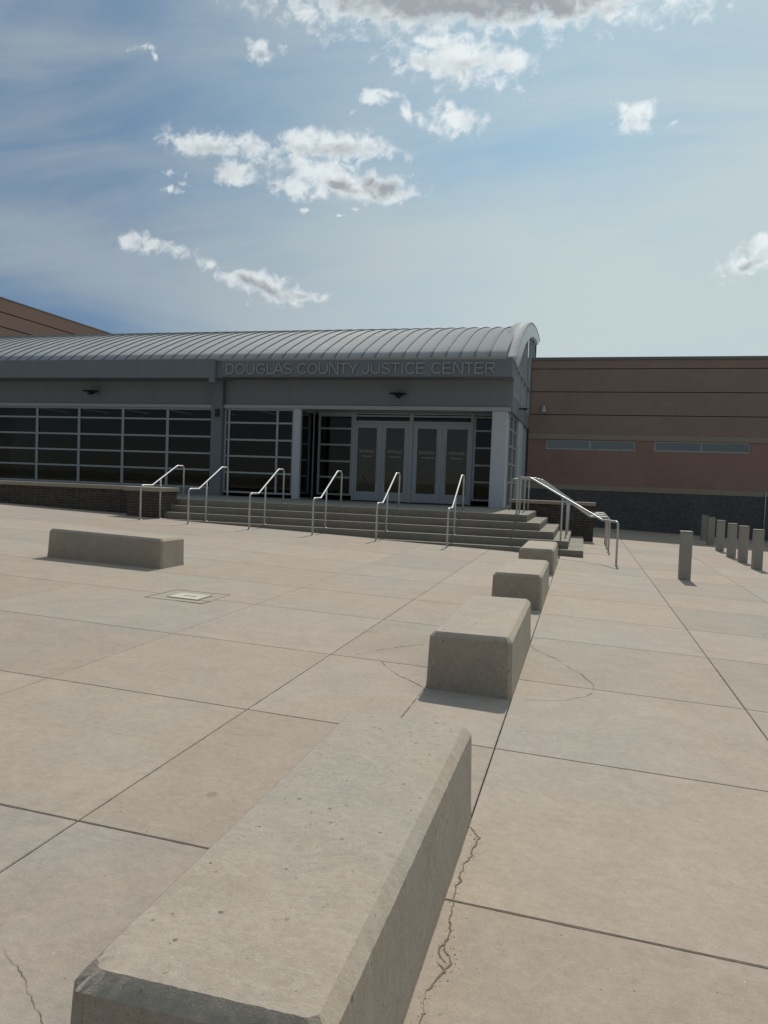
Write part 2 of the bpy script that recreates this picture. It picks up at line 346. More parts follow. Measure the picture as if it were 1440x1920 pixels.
M['steel'] = paint('stainless_rail', (0.50, 0.505, 0.50), 0.45, 0.45, 0.06, 6)
M['bollard'] = paint('bollard_grey', (0.32, 0.305, 0.275), 0.65, 0.0, 0.08, 2.5, bmp=0.15)
M['precast'] = paint('precast_red', (0.315, 0.205, 0.172), 0.85, 0.0, 0.15, 0.45, bmp=0.2, streak=0.018)
M['precast_b'] = paint('precast_brown', (0.300, 0.222, 0.190), 0.85, 0.0, 0.15, 0.45, bmp=0.2, streak=0.018)
M['precast_f'] = paint('precast_far', (0.315, 0.200, 0.165), 0.85, 0.0, 0.1, 0.3, streak=0.018)
M['band'] = paint('tan_band', (0.335, 0.285, 0.230), 0.85, 0.0, 0.07, 0.8, bmp=0.2)
M['coping'] = paint('coping_metal', (0.19, 0.20, 0.195), 0.5, 0.2, 0.05, 1)
M['lid'] = paint('cream_lid', (0.50, 0.465, 0.375), 0.8, 0.0, 0.2, 6)
M['letter'] = paint('brushed_letter', (0.35, 0.38, 0.41), 0.4, 0.3, 0.05, 3)
M['vinyl'] = paint('white_vinyl', (0.55, 0.55, 0.52), 0.7, 0.0, 0.05, 3)
M['glass'] = glass('tinted_glass', (0.20, 0.235, 0.225), 0.7, 1.5)
M['glass_door'] = glass('door_glass', (0.30, 0.30, 0.27), 1.0, 1.64)
M['glass_porch'] = glass('porch_glass', (0.30, 0.36, 0.36), 1.0, 2.4)
M['glass_side'] = glass('side_glass', (0.30, 0.34, 0.34), 1.0)
M['slit'] = glass('slit_glass', (0.32, 0.40, 0.46), 1.0, 2.3)
mlamp, g_, b_ = mat('fluorescent'); b_.inputs['Emission Color'].default_value = (0.9, 1, 0.9, 1); b_.inputs['Emission Strength'].default_value = 0.35; M['lamp'] = mlamp

# ------------------------------------------------------------------ ground (everything below is written with the eye at z = 0, and lifted at the end)
SX, SY = -0.0298255, 0.002
def gz(x, y): return SX*max(-34.0, min(26.0, x))+SY*max(-20.0, min(40.0, y))-GZ0
gb = MB(); xs = [-900, -300, -90, -45, -34, 26, 40, 90, 300, 900]; ys = [-900, -300, -90, -20, 40, 60, 120, 300, 900]
gv = [[gb.b.verts.new((x, y, gz(x, y)-0.05)) for x in xs] for y in ys]
for j in range(len(ys)-1):
    for i in range(len(xs)-1): gb.b.faces.new((gv[j][i], gv[j][i+1], gv[j+1][i+1], gv[j+1][i]))
tag(gb.done('ground', M['earth']), kind='structure')
JX = [-32, -30.2, -28, -25.9, -23.8, -21.6, -19.5, -17.4, -15.2, -12.6, -10.05, -7.9, -5.78, -3.508, -2.007, -0.428, 1.235, 2.777, 4.35, 5.95, 7.6, 9.2, 10.9, 12.6, 14.4, 16.2, 18, 20, 22, 24]
JY = [-9, -7.4, -5.7, -4.0, -2.3, -0.65, 1.0, 2.66, 4.30, 5.92, 7.65, 9.12, 10.80, 12.3, 14.22, 15.8, 17.5, 19.3, 21.1, 22.95, 24.8, 26.6, 28.4, 30.2, 32.0]
pl = bmesh.new(); tone = pl.loops.layers.color.new('tone')
for i in range(len(JX)-1):
    for j in range(len(JY)-1):
        near = JY[j] < 9 and -8 < JX[i] < 6
        gp = 0.0026 + 0.0012*random.random()
        x0, x1, y0, y1 = JX[i]+gp, JX[i+1]-gp, JY[j]+gp, JY[j+1]-gp
        nx = 26 if near else 2; ny = 26 if near else 2
        # slab outline with slightly ragged arrises close to the camera
        out = []
        for k in range(nx): out.append((x0+(x1-x0)*k/nx, y0, 0, -1))
        for k in range(ny): out.append((x1, y0+(y1-y0)*k/ny, 1, 0))
        for k in range(nx): out.append((x1-(x1-x0)*k/nx, y1, 0, 1))
        for k in range(ny): out.append((x0, y1-(y1-y0)*k/ny, -1, 0))
        lip, top, bot = [], [], []
        for x, y, dx, dy in out:
            w = 0.0
            if near:
                q = mnoise.noise(Vector((x*7, y*7, 1.3)))*0.5+mnoise.noise(Vector((x*29, y*29, 5.1)))*0.5
                w = max(0.0, q)*0.006
            a = 0.004+w
            lip.append(pl.verts.new((x-dx*w*0.4, y-dy*w*0.4, gz(x, y)-0.004)))
            cxx = -dx*a if dx else 0; cyy = -dy*a if dy else 0
            top.append(pl.verts.new((min(max(x+cxx, x0+0.004), x1-0.004), min(max(y+cyy, y0+0.004), y1-0.004), gz(x, y))))
            bot.append(pl.verts.new((x, y, gz(x, y)-0.045)))
        t = 1+random.uniform(-0.028, 0.024); wob = random.uniform(-0.008, 0.008)
        cl = (t*0.955+wob, t*0.955, t*0.955-wob, 1)
        n = len(out); fs = [pl.faces.new(top)]
        for k in range(n):
            fs.append(pl.faces.new((lip[k], lip[(k+1) % n], top[(k+1) % n], top[k]))); fs.append(pl.faces.new((bot[k], bot[(k+1) % n], lip[(k+1) % n], lip[k])))
        for f in fs:
            for l in f.loops: l[tone] = cl
bmesh.ops.recalc_face_normals(pl, faces=pl.faces[:])
me = bpy.data.meshes.new('plaza'); pl.to_mesh(me); pl.free(); me.materials.append(M['plaza'])
plaza = bpy.data.objects.new('plaza', me); COL.objects.link(plaza); tag(plaza, kind='structure')
bed = MB(); bed.quad((-34, -11, gz(-34, -11)-0.03), (26, -11, gz(26, -11)-0.03), (26, 33, gz(26, 33)-0.03), (-34, 33, gz(-34, 33)-0.03))
tag(bed.done('joint_bed', M['soil'], plaza), kind=None)

# cracks and slab-edge strips
def ribbon(pts, w, name, h=0.0025, jit=0.5):
    P = []
    for i in range(len(pts)-1):
        a, b = Vector(pts[i]), Vector(pts[i+1]); n = max(1, int((b-a).length/0.012))
        for k in range(n):
            p = a.lerp(b, k/n); q = Vector((mnoise.noise(Vector((p.x*23, p.y*23, 2))), mnoise.noise(Vector((p.x*23, p.y*23, 9)))))+0.8*Vector((mnoise.noise(Vector((p.x*67, p.y*67, 2))), mnoise.noise(Vector((p.x*67, p.y*67, 9)))))
            P.append(p+q*0.007*jit*2)
    P.append(Vector(pts[-1])); mb = MB(); L = []
    for i, p in enumerate(P):
        t = (P[min(i+1, len(P)-1)]-P[max(i-1, 0)]); t = t.normalized() if t.length else Vector((1, 0)); nrm = Vector((-t.y, t.x))
        ww = w*(0.35+1.3*abs(mnoise.noise(Vector((p.x*13, p.y*13, 4))))+0.5*abs(mnoise.noise(Vector((p.x*41, p.y*41, 7)))))
        ww *= 0.25+0.75*max(0, min(1, (mnoise.noise(Vector((p.x*5.5, p.y*5.5, 12)))+0.28)*3)); ww *= min(1, 0.25+i/4, 0.25+(len(P)-1-i)/4)
        L.append([mb.b.verts.new((*(p+nrm*s*ww/2), gz(p.x, p.y)+h)) for s in (-1, 1)])
    for i in range(len(L)-1): mb.b.faces.new((L[i][0], L[i][1], L[i+1][1], L[i+1][0]))
    return mb.done(name, M['crack'], plaza)
ribbon([(-0.428,3.42),(-0.445,3.33),(-0.415,3.263),(-0.39,3.214),(-0.366,3.183),(-0.372,3.107),(-0.378,3.01),(-0.389,2.938),(-0.395,2.871),(-0.39,2.791),(-0.396,2.72),(-0.39,2.657),(-0.386,2.588),(-0.377,2.516),(-0.366,2.463),(-0.375,2.406),(-0.372,2.37),(-0.35,2.342),(-0.339,2.305),(-0.353,2.265),(-0.366,2.221),(-0.379,2.178),(-0.383,2.139),(-0.385,2.109),(-0.377,2.071),(-0.371,2.0),(-0.385,1.85),(-0.37,1.6)], 0.0085, 'crack', jit=0.8)
ribbon([(-0.374,2.40),(-0.395,2.37),(-0.375,2.33),(-0.352,2.30)], 0.013, 'crack')
ribbon([(-0.385,2.30),(-0.36,2.28),(-0.345,2.25)], 0.012, 'crack')
ribbon([(-0.428,7.277),(-0.365,7.068),(-0.303,6.987),(-0.224,6.863),(-0.175,6.818),(-0.093,6.637),(-0.015,6.466),(0.059,6.35),(0.108,6.184),(0.152,6.066),(0.153,5.893)], 0.0085, 'crack')
ribbon([(0.153,5.893),(0.132,5.779),(0.093,5.673),(0.029,5.616),(-0.052,5.503),(-0.138,5.447),(-0.219,5.418),(-0.312,5.382)], 0.005, 'crack')
ribbon([(-1.349,6.716),(-1.444,6.629),(-1.557,6.472),(-1.653,6.318),(-1.8,6.026)], 0.007, 'crack')
ribbon([(-1.561,5.92),(-1.465,5.748),(-1.333,5.576),(-1.173,5.435),(-1.065,5.317)], 0.008, 'crack')
ribbon([(-1.686,1.886),(-1.618,1.844),(-1.531,1.80),(-1.492,1.765),(-1.441,1.726),(-1.385,1.692),(-1.351,1.662),(-1.30,1.60)], 0.0028, 'crack')
ribbon([(-1.06, 3.3), (-1.06, 5.4)], 0.010, 'crack', jit=0.1)
ribbon([(-1.06, 7.3), (-1.06, 9.4)], 0.008, 'crack', jit=0.1)

mb = MB(); CP = [(-0.39,3.21),(-0.37,3.15),(-0.376,3.03),(-0.39,2.94),(-0.393,2.79),(-0.39,2.65),(-0.378,2.51),(-0.37,2.42),(-0.35,2.33),(-0.345,2.29),(-0.366,2.22),(-0.383,2.13),(-0.375,2.0)]
for k in range(230):
    i = random.randrange(len(CP)-1); t = random.random(); sp = 0.012+(0.022 if 8 <= i+1 <= 10 else 0)
    x = CP[i][0]*(1-t)+CP[i+1][0]*t+random.gauss(0, sp); y = CP[i][1]*(1-t)+CP[i+1][1]*t+random.gauss(0, sp); r = random.uniform(0.001, 0.0032)*(1.5 if random.random() < 0.08 else 1)
    vs = [mb.b.verts.new((x+r*random.uniform(0.6, 1.3)*math.cos(a), y+r*random.uniform(0.6, 1.3)*math.sin(a), gz(x, y))) for a in (0, 1.3, 2.5, 3.8, 5.0)]
    tp = mb.b.verts.new((x+random.uniform(-.3, .3)*r, y+random.uniform(-.3, .3)*r, gz(x, y)+r*random.uniform(0.6, 1.2)))
    for j in range(5): mb.b.faces.new((vs[j], vs[(j+1) % 5], tp))
tag(mb.done('crumbs', M['step']), 'small loose concrete crumbs along the crack beside the nearest bench', 'crumbs', kind='stuff')

# ------------------------------------------------------------------ benches
def bench_mesh(L, W, H, c=0.036, chip=False, seed=0):
    """tapered precast block, long side along Y, base at z=0, ragged chamfered edges"""
    b = bmesh.new(); bat = 0.014; vc = 0.028
    def ring(hw, hl, z, cc, amp):
        co = [(-hw+cc, -hl), (hw-cc, -hl), (hw, -hl+cc), (hw, hl-cc), (hw-cc, hl), (-hw+cc, hl), (-hw, hl-cc), (-hw, -hl+cc)]
        pts = []
        for i in range(8):
            a, d = Vector(co[i]), Vector(co[(i+1) % 8]); n = (2 if i % 2 else max(8, int((d-a).length/0.03)))
            if i % 2 == 0: n = (60 if chip else 18) if i in (0, 4) else (190 if chip else 56)
            for k in range(n):
                p = a.lerp(d, k/n); s = Vector((p.x*19+seed, p.y*19, z*31)); s2 = Vector((p.x*61+seed, p.y*61, z*31+4))
                q = mnoise.noise(s)*amp+mnoise.noise(s2)*amp*0.8
                nn = Vector((p.x/hw if abs(p.x) > hw*0.93 else 0, p.y/hl if abs(p.y) > hl*0.97 else 0))
                zz = z+mnoise.noise(s+Vector((3, 3, 3)))*amp*0.7*(1 if 0.05 < z < H-0.001 else 0)-abs(mnoise.noise(s2))*amp*0.25*(z > H-0.001)
                r2 = p-nn*abs(q)
                if chip and z > H-0.10:
                    dd = (Vector((p.x, p.y))-Vector((-hw, -hl))).length
                    if dd < 0.07:
                        t = (1-dd/0.07); j = abs(mnoise.noise(Vector((p.x*160, p.y*160, z*180))))
                        r2 = r2+Vector((0.022, 0.024))*t*j*1.3; zz -= 0.022*t*j
                pts.append(b.verts.new((r2.x, r2.y, zz)))
        return pts
    k = c*0.95
    rs = [ring(W/2, L/2, -0.04, vc, 0), ring(W/2, L/2, 0.02, vc, 0.0012), ring(W/2-bat*0.25, L/2-bat*0.25, 0.06, vc, 0.0004), ring(W/2-bat*0.9, L/2-bat*0.9, H-c-0.03, vc, 0.0004),
          ring(W/2-bat, L/2-bat, H-c, vc, 0.0032), ring(W/2-bat-k*0.5, L/2-bat-k*0.5, H-c*0.47, vc*0.8, 0.0018), ring(W/2-bat-k, L/2-bat-k, H-0.0004, vc*0.6, 0.0030), ring(W/2-bat-k-0.03, L/2-bat-k-0.03, H, vc*0.5, 0.0)]
    for r0, r1 in zip(rs, rs[1:]):
        n = len(r0)
        for q in range(n): b.faces.new((r0[q], r0[(q+1) % n], r1[(q+1) % n], r1[q])).smooth = True
    b.faces.new(rs[-1]); b.faces.new(rs[0][::-1])
    bmesh.ops.recalc_face_normals(b, faces=b.faces[:])
    me = bpy.data.meshes.new('concrete_bench'); b.to_mesh(me); b.free(); me.set_sharp_from_angle(angle=R(19)); me.materials.append(M['bench']); return me
GB = 'concrete block benches in a row'
bx = -0.742; BL, BW, BH = 2.04, 0.635, 0.425
for i, (y0, lab) in enumerate([(1.335, 'concrete block bench nearest the camera, with a chipped corner and a crack beside it'),
                   (5.325, 'concrete block bench with curved paving cracks on both sides, second in the row'),
                   (9.33, 'third concrete bench of the row, between the cracked paving and the steps'),
                   (13.28, 'farthest concrete bench of the row, close to the corner of the steps')]):
    me = bench_mesh(BL, BW, BH, chip=(i == 0), seed=i*11.0)
    o = bpy.data.objects.new('concrete_bench', me); COL.objects.link(o); o.location = (bx, y0+BL/2, gz(bx, y0+BL/2)+0.003)
    tag(o, lab, 'bench', GB)
o = bpy.data.objects.new('concrete_bench', bench_mesh(1.95, 0.64, 0.425, seed=77.0)); COL.objects.link(o)
o.location = (-6.735, 9.68, gz(-6.735, 9.68)+0.003); o.rotation_euler = (R(1.7), 0, R(90))
tag(o, 'concrete block bench standing alone at left, its long dark side facing the camera', 'bench')

# ------------------------------------------------------------------ utility cover in the paving
cv = thing('utility_cover', 'cream utility box lid set in a square patched frame in the paving', 'utility cover', (-4.33, 7.65, gz(-4.33, 7.65)))
def gq(mb, pts, h0, h1):
    a = [mb.b.verts.new((x, y, gz(x, y)+h0)) for x, y in pts]; t = [mb.b.verts.new((x, y, gz(x, y)+h1)) for x, y in pts]; n = len(pts)
    mb.b.faces.new(t)
    for i in range(n): mb.b.faces.new((a[i], a[(i+1) % n], t[(i+1) % n], t[i]))
m_ = MB(); gq(m_, [(-4.69, 7.33), (-3.99, 7.33), (-4.0, 8.0), (-4.68, 7.955)], 0, 0.004); m_.done('surround', M['cap'], cv)
for a, b2, w in [((-4.70, 7.32), (-4.68, 7.96), 0.020), ((-4.69, 7.96), (-4.0, 8.01), 0.020), ((-4.14, 7.47), (-3.98, 7.50), 0.018), ((-4.30, 7.33), (-3.99, 7.33), 0.010), ((-4.0, 7.34), (-4.0, 7.50), 0.010)]:
    a, b2 = Vector(a), Vector(b2); t = (b2-a).normalized(); n = Vector((-t.y, t.x))*w/2
    m_ = MB(); gq(m_, [tuple(a-n), tuple(b2-n), tuple(b2+n), tuple(a+n)], 0.0, 0.0055); m_.done('gap', M['crack'], cv)
m_ = MB(); gq(m_, [(-4.52, 7.455), (-4.125, 7.455), (-4.125, 7.82), (-4.52, 7.79)], 0.003, 0.0075); m_.done('frame', M['crack'], cv)
m_ = MB(); gq(m_, [(-4.503, 7.475), (-4.142, 7.475), (-4.142, 7.805), (-4.503, 7.775)], 0.004, 0.012); lid = m_.done('lid', M['lid'], cv)
m_ = MB(); gq(m_, [(-4.40, 7.625), (-4.24, 7.625), (-4.24, 7.65), (-4.40, 7.65)], 0.0125, 0.0135); m_.done('slot', M['crack'], lid)

# ------------------------------------------------------------------ steps
RI, RU = 0.1735, 0.343
SZ = [-1.37+RI*i for i in range(5)]; SYY = [17.06+RU*i for i in range(5)]; SXX = [0.076-RU*i for i in range(5)]
st = thing('entrance_steps', 'broad flight of five shallow concrete steps wrapping the corner below the glass entrance', 'steps', (-5.5, 18, -1.5))
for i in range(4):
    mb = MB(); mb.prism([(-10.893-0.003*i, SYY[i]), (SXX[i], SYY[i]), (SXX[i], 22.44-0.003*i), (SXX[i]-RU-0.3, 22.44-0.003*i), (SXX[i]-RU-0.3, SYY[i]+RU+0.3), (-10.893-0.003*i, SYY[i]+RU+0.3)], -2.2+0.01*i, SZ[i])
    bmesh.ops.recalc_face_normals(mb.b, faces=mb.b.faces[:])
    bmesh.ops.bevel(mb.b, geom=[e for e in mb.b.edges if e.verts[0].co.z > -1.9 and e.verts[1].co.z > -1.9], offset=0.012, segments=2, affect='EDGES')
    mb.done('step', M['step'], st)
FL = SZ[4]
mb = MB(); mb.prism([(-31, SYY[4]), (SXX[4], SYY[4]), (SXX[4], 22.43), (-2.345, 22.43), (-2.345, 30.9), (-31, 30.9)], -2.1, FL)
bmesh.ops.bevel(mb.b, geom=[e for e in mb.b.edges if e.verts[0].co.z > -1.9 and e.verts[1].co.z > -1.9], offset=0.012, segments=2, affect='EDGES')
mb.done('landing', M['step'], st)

# ------------------------------------------------------------------ brick walls beside the steps
wl = thing('brick_wall', 'low dark brick wall with pale concrete cap left of the steps, under the long windows', 'wall', (-20, 18.3, gz(-20, 18.3)))
MB().box(-32, -11.905, 18.15, 18.40, -1.9, -0.48).done('brickwork', M['brick_l'], wl)
MB().box(-11.9, -10.90, 17.55, 18.405, -1.9, -0.478).done('pier', M['brick_l'], wl)
MB().box(-32, -11.975, 18.08, 18.425, -0.48, -0.371, 0.008).done('cap', M['cap'], wl)
MB().box(-11.97, -10.83, 17.48, 18.427, -0.478, -0.368, 0.008).done('pier_cap', M['cap'], wl)
wr = thing('brick_wall', 'short dark brick wall with pale cap at the right-hand end of the steps, behind the side rails', 'wall', (-0.9, 22.6, -1.6))
MB().box(-2.10, 0.35, 22.45, 22.90, -2.0, -0.468).done('brickwork', M['brick_l'], wr)
MB().box(-2.15, 0.385, 22.40, 22.95, -0.468, -0.370, 0.008).done('cap', M['cap'], wr)

# ------------------------------------------------------------------ entrance hall with the barrel roof
PROF = [(22.85,3.945),(23.26,4.235),(23.75,4.48),(24.27,4.70),(24.95,4.985),(25.65,5.25),(26.25,5.45),(26.84,5.625),(27.6,5.82),(28.5,6.03),(29.4,6.20),(30.3,6.34),(31.2,6.44),(32.1,6.50),(33.0,6.52),(34.15,6.49)]
hall = thing('entrance_hall', 'long grey metal-clad entrance hall with curved standing-seam roof, glass front and grey doors', 'building', (-12, 28, FL))
XL, XR, FY = -31.0, -2.25, 23.6
def sweep(prof, x0, x1, th, mb):
    n = len(prof); N = []
    for i in range(n):
        a, b = prof[max(i-1, 0)], prof[min(i+1, n-1)]; t = Vector((b[0]-a[0], b[1]-a[1])).normalized(); N.append((-t.y, t.x))
    lo = [[mb.b.verts.new((x, p[0], p[1])) for p in prof] for x in (x0, x1)]
    hi = [[mb.b.verts.new((x, p[0]+q[0]*th, p[1]+q[1]*th)) for p, q in zip(prof, N)] for x in (x0, x1)]
    for i in range(n-1):
        f = mb.b.faces.new((hi[0][i], hi[1][i], hi[1][i+1], hi[0][i+1])); f.smooth = True
        f = mb.b.faces.new((lo[0][i], lo[0][i+1], lo[1][i+1], lo[1][i])); f.smooth = True
        for k in (0, 1): mb.b.faces.new((lo[k][i], hi[k][i], hi[k][i+1], lo[k][i+1]))
    for i in (0, n-1): mb.b.faces.new((lo[0][i], lo[1][i], hi[1][i], hi[0][i]))
mb = MB(); sweep([(y, z-0.06) for y, z in PROF], XL, -2.45, 0.06, mb); roof = mb.done('roof', M['roof'], hall)
mb = MB(); x = -12.503+0.4554*21
k = 0
while x > XL:
    sweep([(y, z+0.001) for y, z in PROF], x-0.008, x+0.008, 0.040, mb); x -= 0.4554; k += 1
seams = mb.done('seams', M['seam'], roof)
# gable arch trim and its glazing, facing right
OUT = [(23.06,3.85),(23.54,4.09),(24.09,4.44),(24.65,4.76),(25.25,5.06),(26.1,5.42),(26.97,5.725),(27.9,6.0),(28.92,6.27),(30.1,6.46),(31.38,6.60),(32.3,6.65),(33.25,6.665),(34.22,6.60)]
INN = [(24.05,3.80),(24.40,3.93),(24.80,4.11),(25.20,4.33),(25.74,4.61),(26.1,4.79),(26.44,4.965),(27.1,5.20),(27.79,5.41),(28.9,5.71),(30.02,5.97),(31.0,6.12),(32.0,6.22),(32.95,6.20)]
def plate(outer, inner, x0, x1, mb):
    n = len(outer); v = [[[mb.b.verts.new((x, p[0], p[1])) for p in L] for L in (outer, inner)] for x in (x0, x1)]
    for i in range(n-1):
        mb.b.faces.new((v[1][0][i], v[1][0][i+1], v[1][1][i+1], v[1][1][i])); mb.b.faces.new((v[0][0][i], v[0][1][i], v[0][1][i+1], v[0][0][i+1]))
        mb.b.faces.new((v[0][0][i], v[0][0][i+1], v[1][0][i+1], v[1][0][i])); mb.b.faces.new((v[0][1][i], v[1][1][i], v[1][1][i+1], v[0][1][i+1]))
    for i in (0, n-1): mb.b.faces.new((v[0][0][i], v[1][0][i], v[1][1][i], v[0][1][i]))
mb = MB(); plate(OUT, INN, -2.30, -2.18, mb); mb.done('gable_trim', M['trim'], hall)
mb = MB(); sweep([(y, z-0.02) for y, z in OUT], -2.70, -2.17, 0.05, mb); mb.done('roof_edge', M['roof'], hall)
mb = MB()
loop = [(23.62, 2.98), (33.2, 2.98)]+[(y, z) for y, z in INN[::-1]]+[(23.62, 3.70)]
f = mb.b.faces.new([mb.b.verts.new((-2.33, y, z)) for y, z in loop]); gw = MB(); mb.done('gable_pane', M['glass_side'], hall)
def arch_z(y):
    for (a, za), (b, zb) in zip(INN, INN[1:]):
        if a <= y <= b: return za+(zb-za)*(y-a)/(b-a)
    return 3.7 if y < INN[0][0] else INN[-1][1]
mb = MB()
for yy, w in [(23.66, 0.08), (25.0, 0.06), (26.2, 0.06), (27.7, 0.06), (29.0, 0.10), (30.9, 0.10), (32.4, 0.12)]: mb.box(-2.36, -2.27, yy-w/2, yy+w/2, 2.98, arch_z(yy)+0.05)
for z0, y0, y1 in [(2.94, 23.62, 33.0), (3.93, 24.3, 33.0)]: mb.box(-2.35, -2.265, y0, y1, z0, z0+0.06)
mb.done('gable_mullions', M['frame'], hall)
MB().box(XL, -2.31, 34.0, 34.2, FL, 6.455).done('back_wall', M['panel'], hall)
MB().box(-2.42, -2.262, 23.75, 33.9, 2.38, 2.935).done('side_wall', M['panel'], hall)
MB().box(-2.43, -2.27, 31.2, 33.9, FL, 2.37).done('side_wall', M['panel'], hall)
MB().box(XL-0.2, XL-0.02, 23.6, 34.2, FL-0.8, 3.9).done('end_wall', M['panel'], hall)
# walls and fascias of the front, in lengths with fine butt joints
def segbox(x0, x1, y0, y1, z0, z1, step, name, m):
    n = max(1, round((x1-x0)/step)); mb = MB()
    for i in range(n):
        a, b = x0+(x1-x0)*i/n, x0+(x1-x0)*(i+1)/n
        mb.box(a+(0.0015 if i else 0), b-(0.0015 if i < n-1 else 0), y0, y1, z0, z1)
    return mb.done(name, m, hall)
segbox(-11.95, -2.235, 22.85, 23.59, 3.35, 3.935, 3.24, 'sign_fascia', M['fascia'])
segbox(XL, -12.16, 22.70, 23.59, 3.30, 3.93, 3.14, 'fascia', M['fascia'])
MB().box(-12.36, -12.165, 22.705, 22.95, 3.15, 3.298).done('fascia_end', M['fascia'], hall)
MB().box(-12.158, -11.952, 22.90, 23.59, 3.32, 3.92).done('fascia_recess', M['panel'], hall)
segbox(-12.19, -2.255, 23.6, 23.74, 2.492, 3.55, 2.48, 'wall', M['panel'])
segbox(XL, -12.63, 23.6, 23.74, 2.487, 3.55, 2.3, 'wall', M['panel'])
MB().box(-12.62, -12.20, 23.42, 23.75, FL, 3.349).done('pier', M['fascia'], hall)
segbox(-12.195, -2.30, 23.50, 23.72, 2.37, 2.49, 2.47, 'header', M['frame'])
MB().box(XL, -12.625, 23.50, 23.72, 2.365, 2.485, 0.004).done('header', M['frame'], hall)
MB().box(-2.87, -2.39, 23.53, 24.02, FL, 2.368, 0.01).done('column', M['col'], hall)
MB().box(-9.575, -9.32, 23.52, 23.66, FL, 2.368, 0.006).done('pier', M['col'], hall)
MB().box(XL, -12.66, 23.56, 23.7, FL, -0.44).done('plinth', M['panel'], hall)
MB().box(-9.318, -2.42, 23.73, 25.3, 2.40, 2.49).done('soffit', M['door'], hall)
MB().box(-9.41, -9.32, 23.75, 25.42, 2.372, 2.735).done('bulkhead', M['door'], hall)
MB().box(-9.319, -2.46, 25.31, 25.42, 2.402, 2.735).done('bulkhead', M['door'], hall)
# interior
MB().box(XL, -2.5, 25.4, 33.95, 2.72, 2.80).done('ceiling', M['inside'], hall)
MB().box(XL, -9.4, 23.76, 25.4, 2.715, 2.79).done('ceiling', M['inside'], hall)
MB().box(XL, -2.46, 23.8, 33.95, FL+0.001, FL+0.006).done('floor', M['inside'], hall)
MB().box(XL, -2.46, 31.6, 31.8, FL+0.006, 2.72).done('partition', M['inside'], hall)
for i in range(7):
    xx = -23.3+2.12*i; MB().box(xx-0.035, xx+0.035, 26.6, 29.6, 2.685, 2.712).done('ceiling_lamp', M['lamp'], hall)
# glazing bays
def window(x0, x1, zs, y, mullions=(), wv=0.065, wh=0.06, glassmat='glass', name='window', depth=0.10):
    """frame facing -Y with horizontal bars at zs (bottom..top) and extra vertical mullions"""
    mb = MB()
    for xv in (x0+wv/2, x1-wv/2, *mullions): mb.box(xv-wv/2, xv+wv/2, y, y+depth, zs[0], zs[-1])
    edges = sorted((x0+wv/2, x1-wv/2, *mullions))
    for a, b in zip(edges, edges[1:]):
        for z in zs:
            lo, hi = z-wh/2, z+wh/2
            if z == zs[0]: lo, hi = z, z+wh
            if z == zs[-1]: lo, hi = z-wh, z
            mb.box(a+wv/2, b-wv/2, y+0.006, y+depth-0.006, lo, hi)
    fr = mb.done(name, M['frame'], hall)
    MB().box(x0+0.02, x1-0.02, y+0.045, y+0.051, zs[0]+0.02, zs[-1]-0.02).done('pane', M[glassmat], fr)
    return fr
ZW = [-0.44, 0.205, 0.785, 1.371, 1.972, 2.364]
xv = [-12.625, -14.43, -16.255, -18.11, -19.95, -21.8, -23.62, -25.45, -27.27, -29.1, -30.95]
for a, b in zip(xv[1:], xv): window(a+0.002, b-0.002, ZW, FY, wv=0.045)
ZB = [-0.56, 0.151, 0.721, 1.291, 1.878, 2.369]
window(-12.19, -9.58, ZB, FY, mullions=(-12.02, -10.2,), wv=0.07)
ZS = [-0.52, 0.116, 0.683, 1.268, 1.842, 2.33]
window(-9.22, -7.905, ZS, 25.0, wv=0.085)
window(-3.66, -2.60, ZS, 25.0, wv=0.085)
# return window of the porch (faces right) and porch floor kick plates
mb = MB()
for yy in (23.67, 24.90): mb.box(-9.40, -9.34, yy, yy+0.06, FL, 2.37)
for z in [FL, 2.33]: mb.box(-9.39, -9.35, 23.731, 24.899, z, z+0.04)
fr = mb.done('window', M['frame'], hall); MB().box(-9.373, -9.367, 23.72, 24.91, FL+0.03, 2.34).done('pane', M['glass_porch'], fr)
mb = MB()
for yy in (24.05, 25.3, 26.7): mb.box(-2.44, -2.35, yy, yy+0.09, FL, 2.37)
for z in [FL, 0.12, 0.72, 1.3, 1.85, 2.31]: 
    for a, b in ((24.141, 25.299), (25.391, 26.699)): mb.box(-2.43, -2.36, a, b, z, z+0.055)
fr = mb.done('window', M['frame'], hall); MB().box(-2.40, -2.394, 24.1, 26.75, FL+0.03, 2.33).done('pane', M['glass_side'], fr)
MB().box(-2.46, -2.30, 26.8, 28.5, FL, 2.375).done('side_pier', M['col'], hall)
MB().box(-2.46, -2.34, 28.505, 31.19, FL, 2.372).done('side_panel', M['door'], hall)
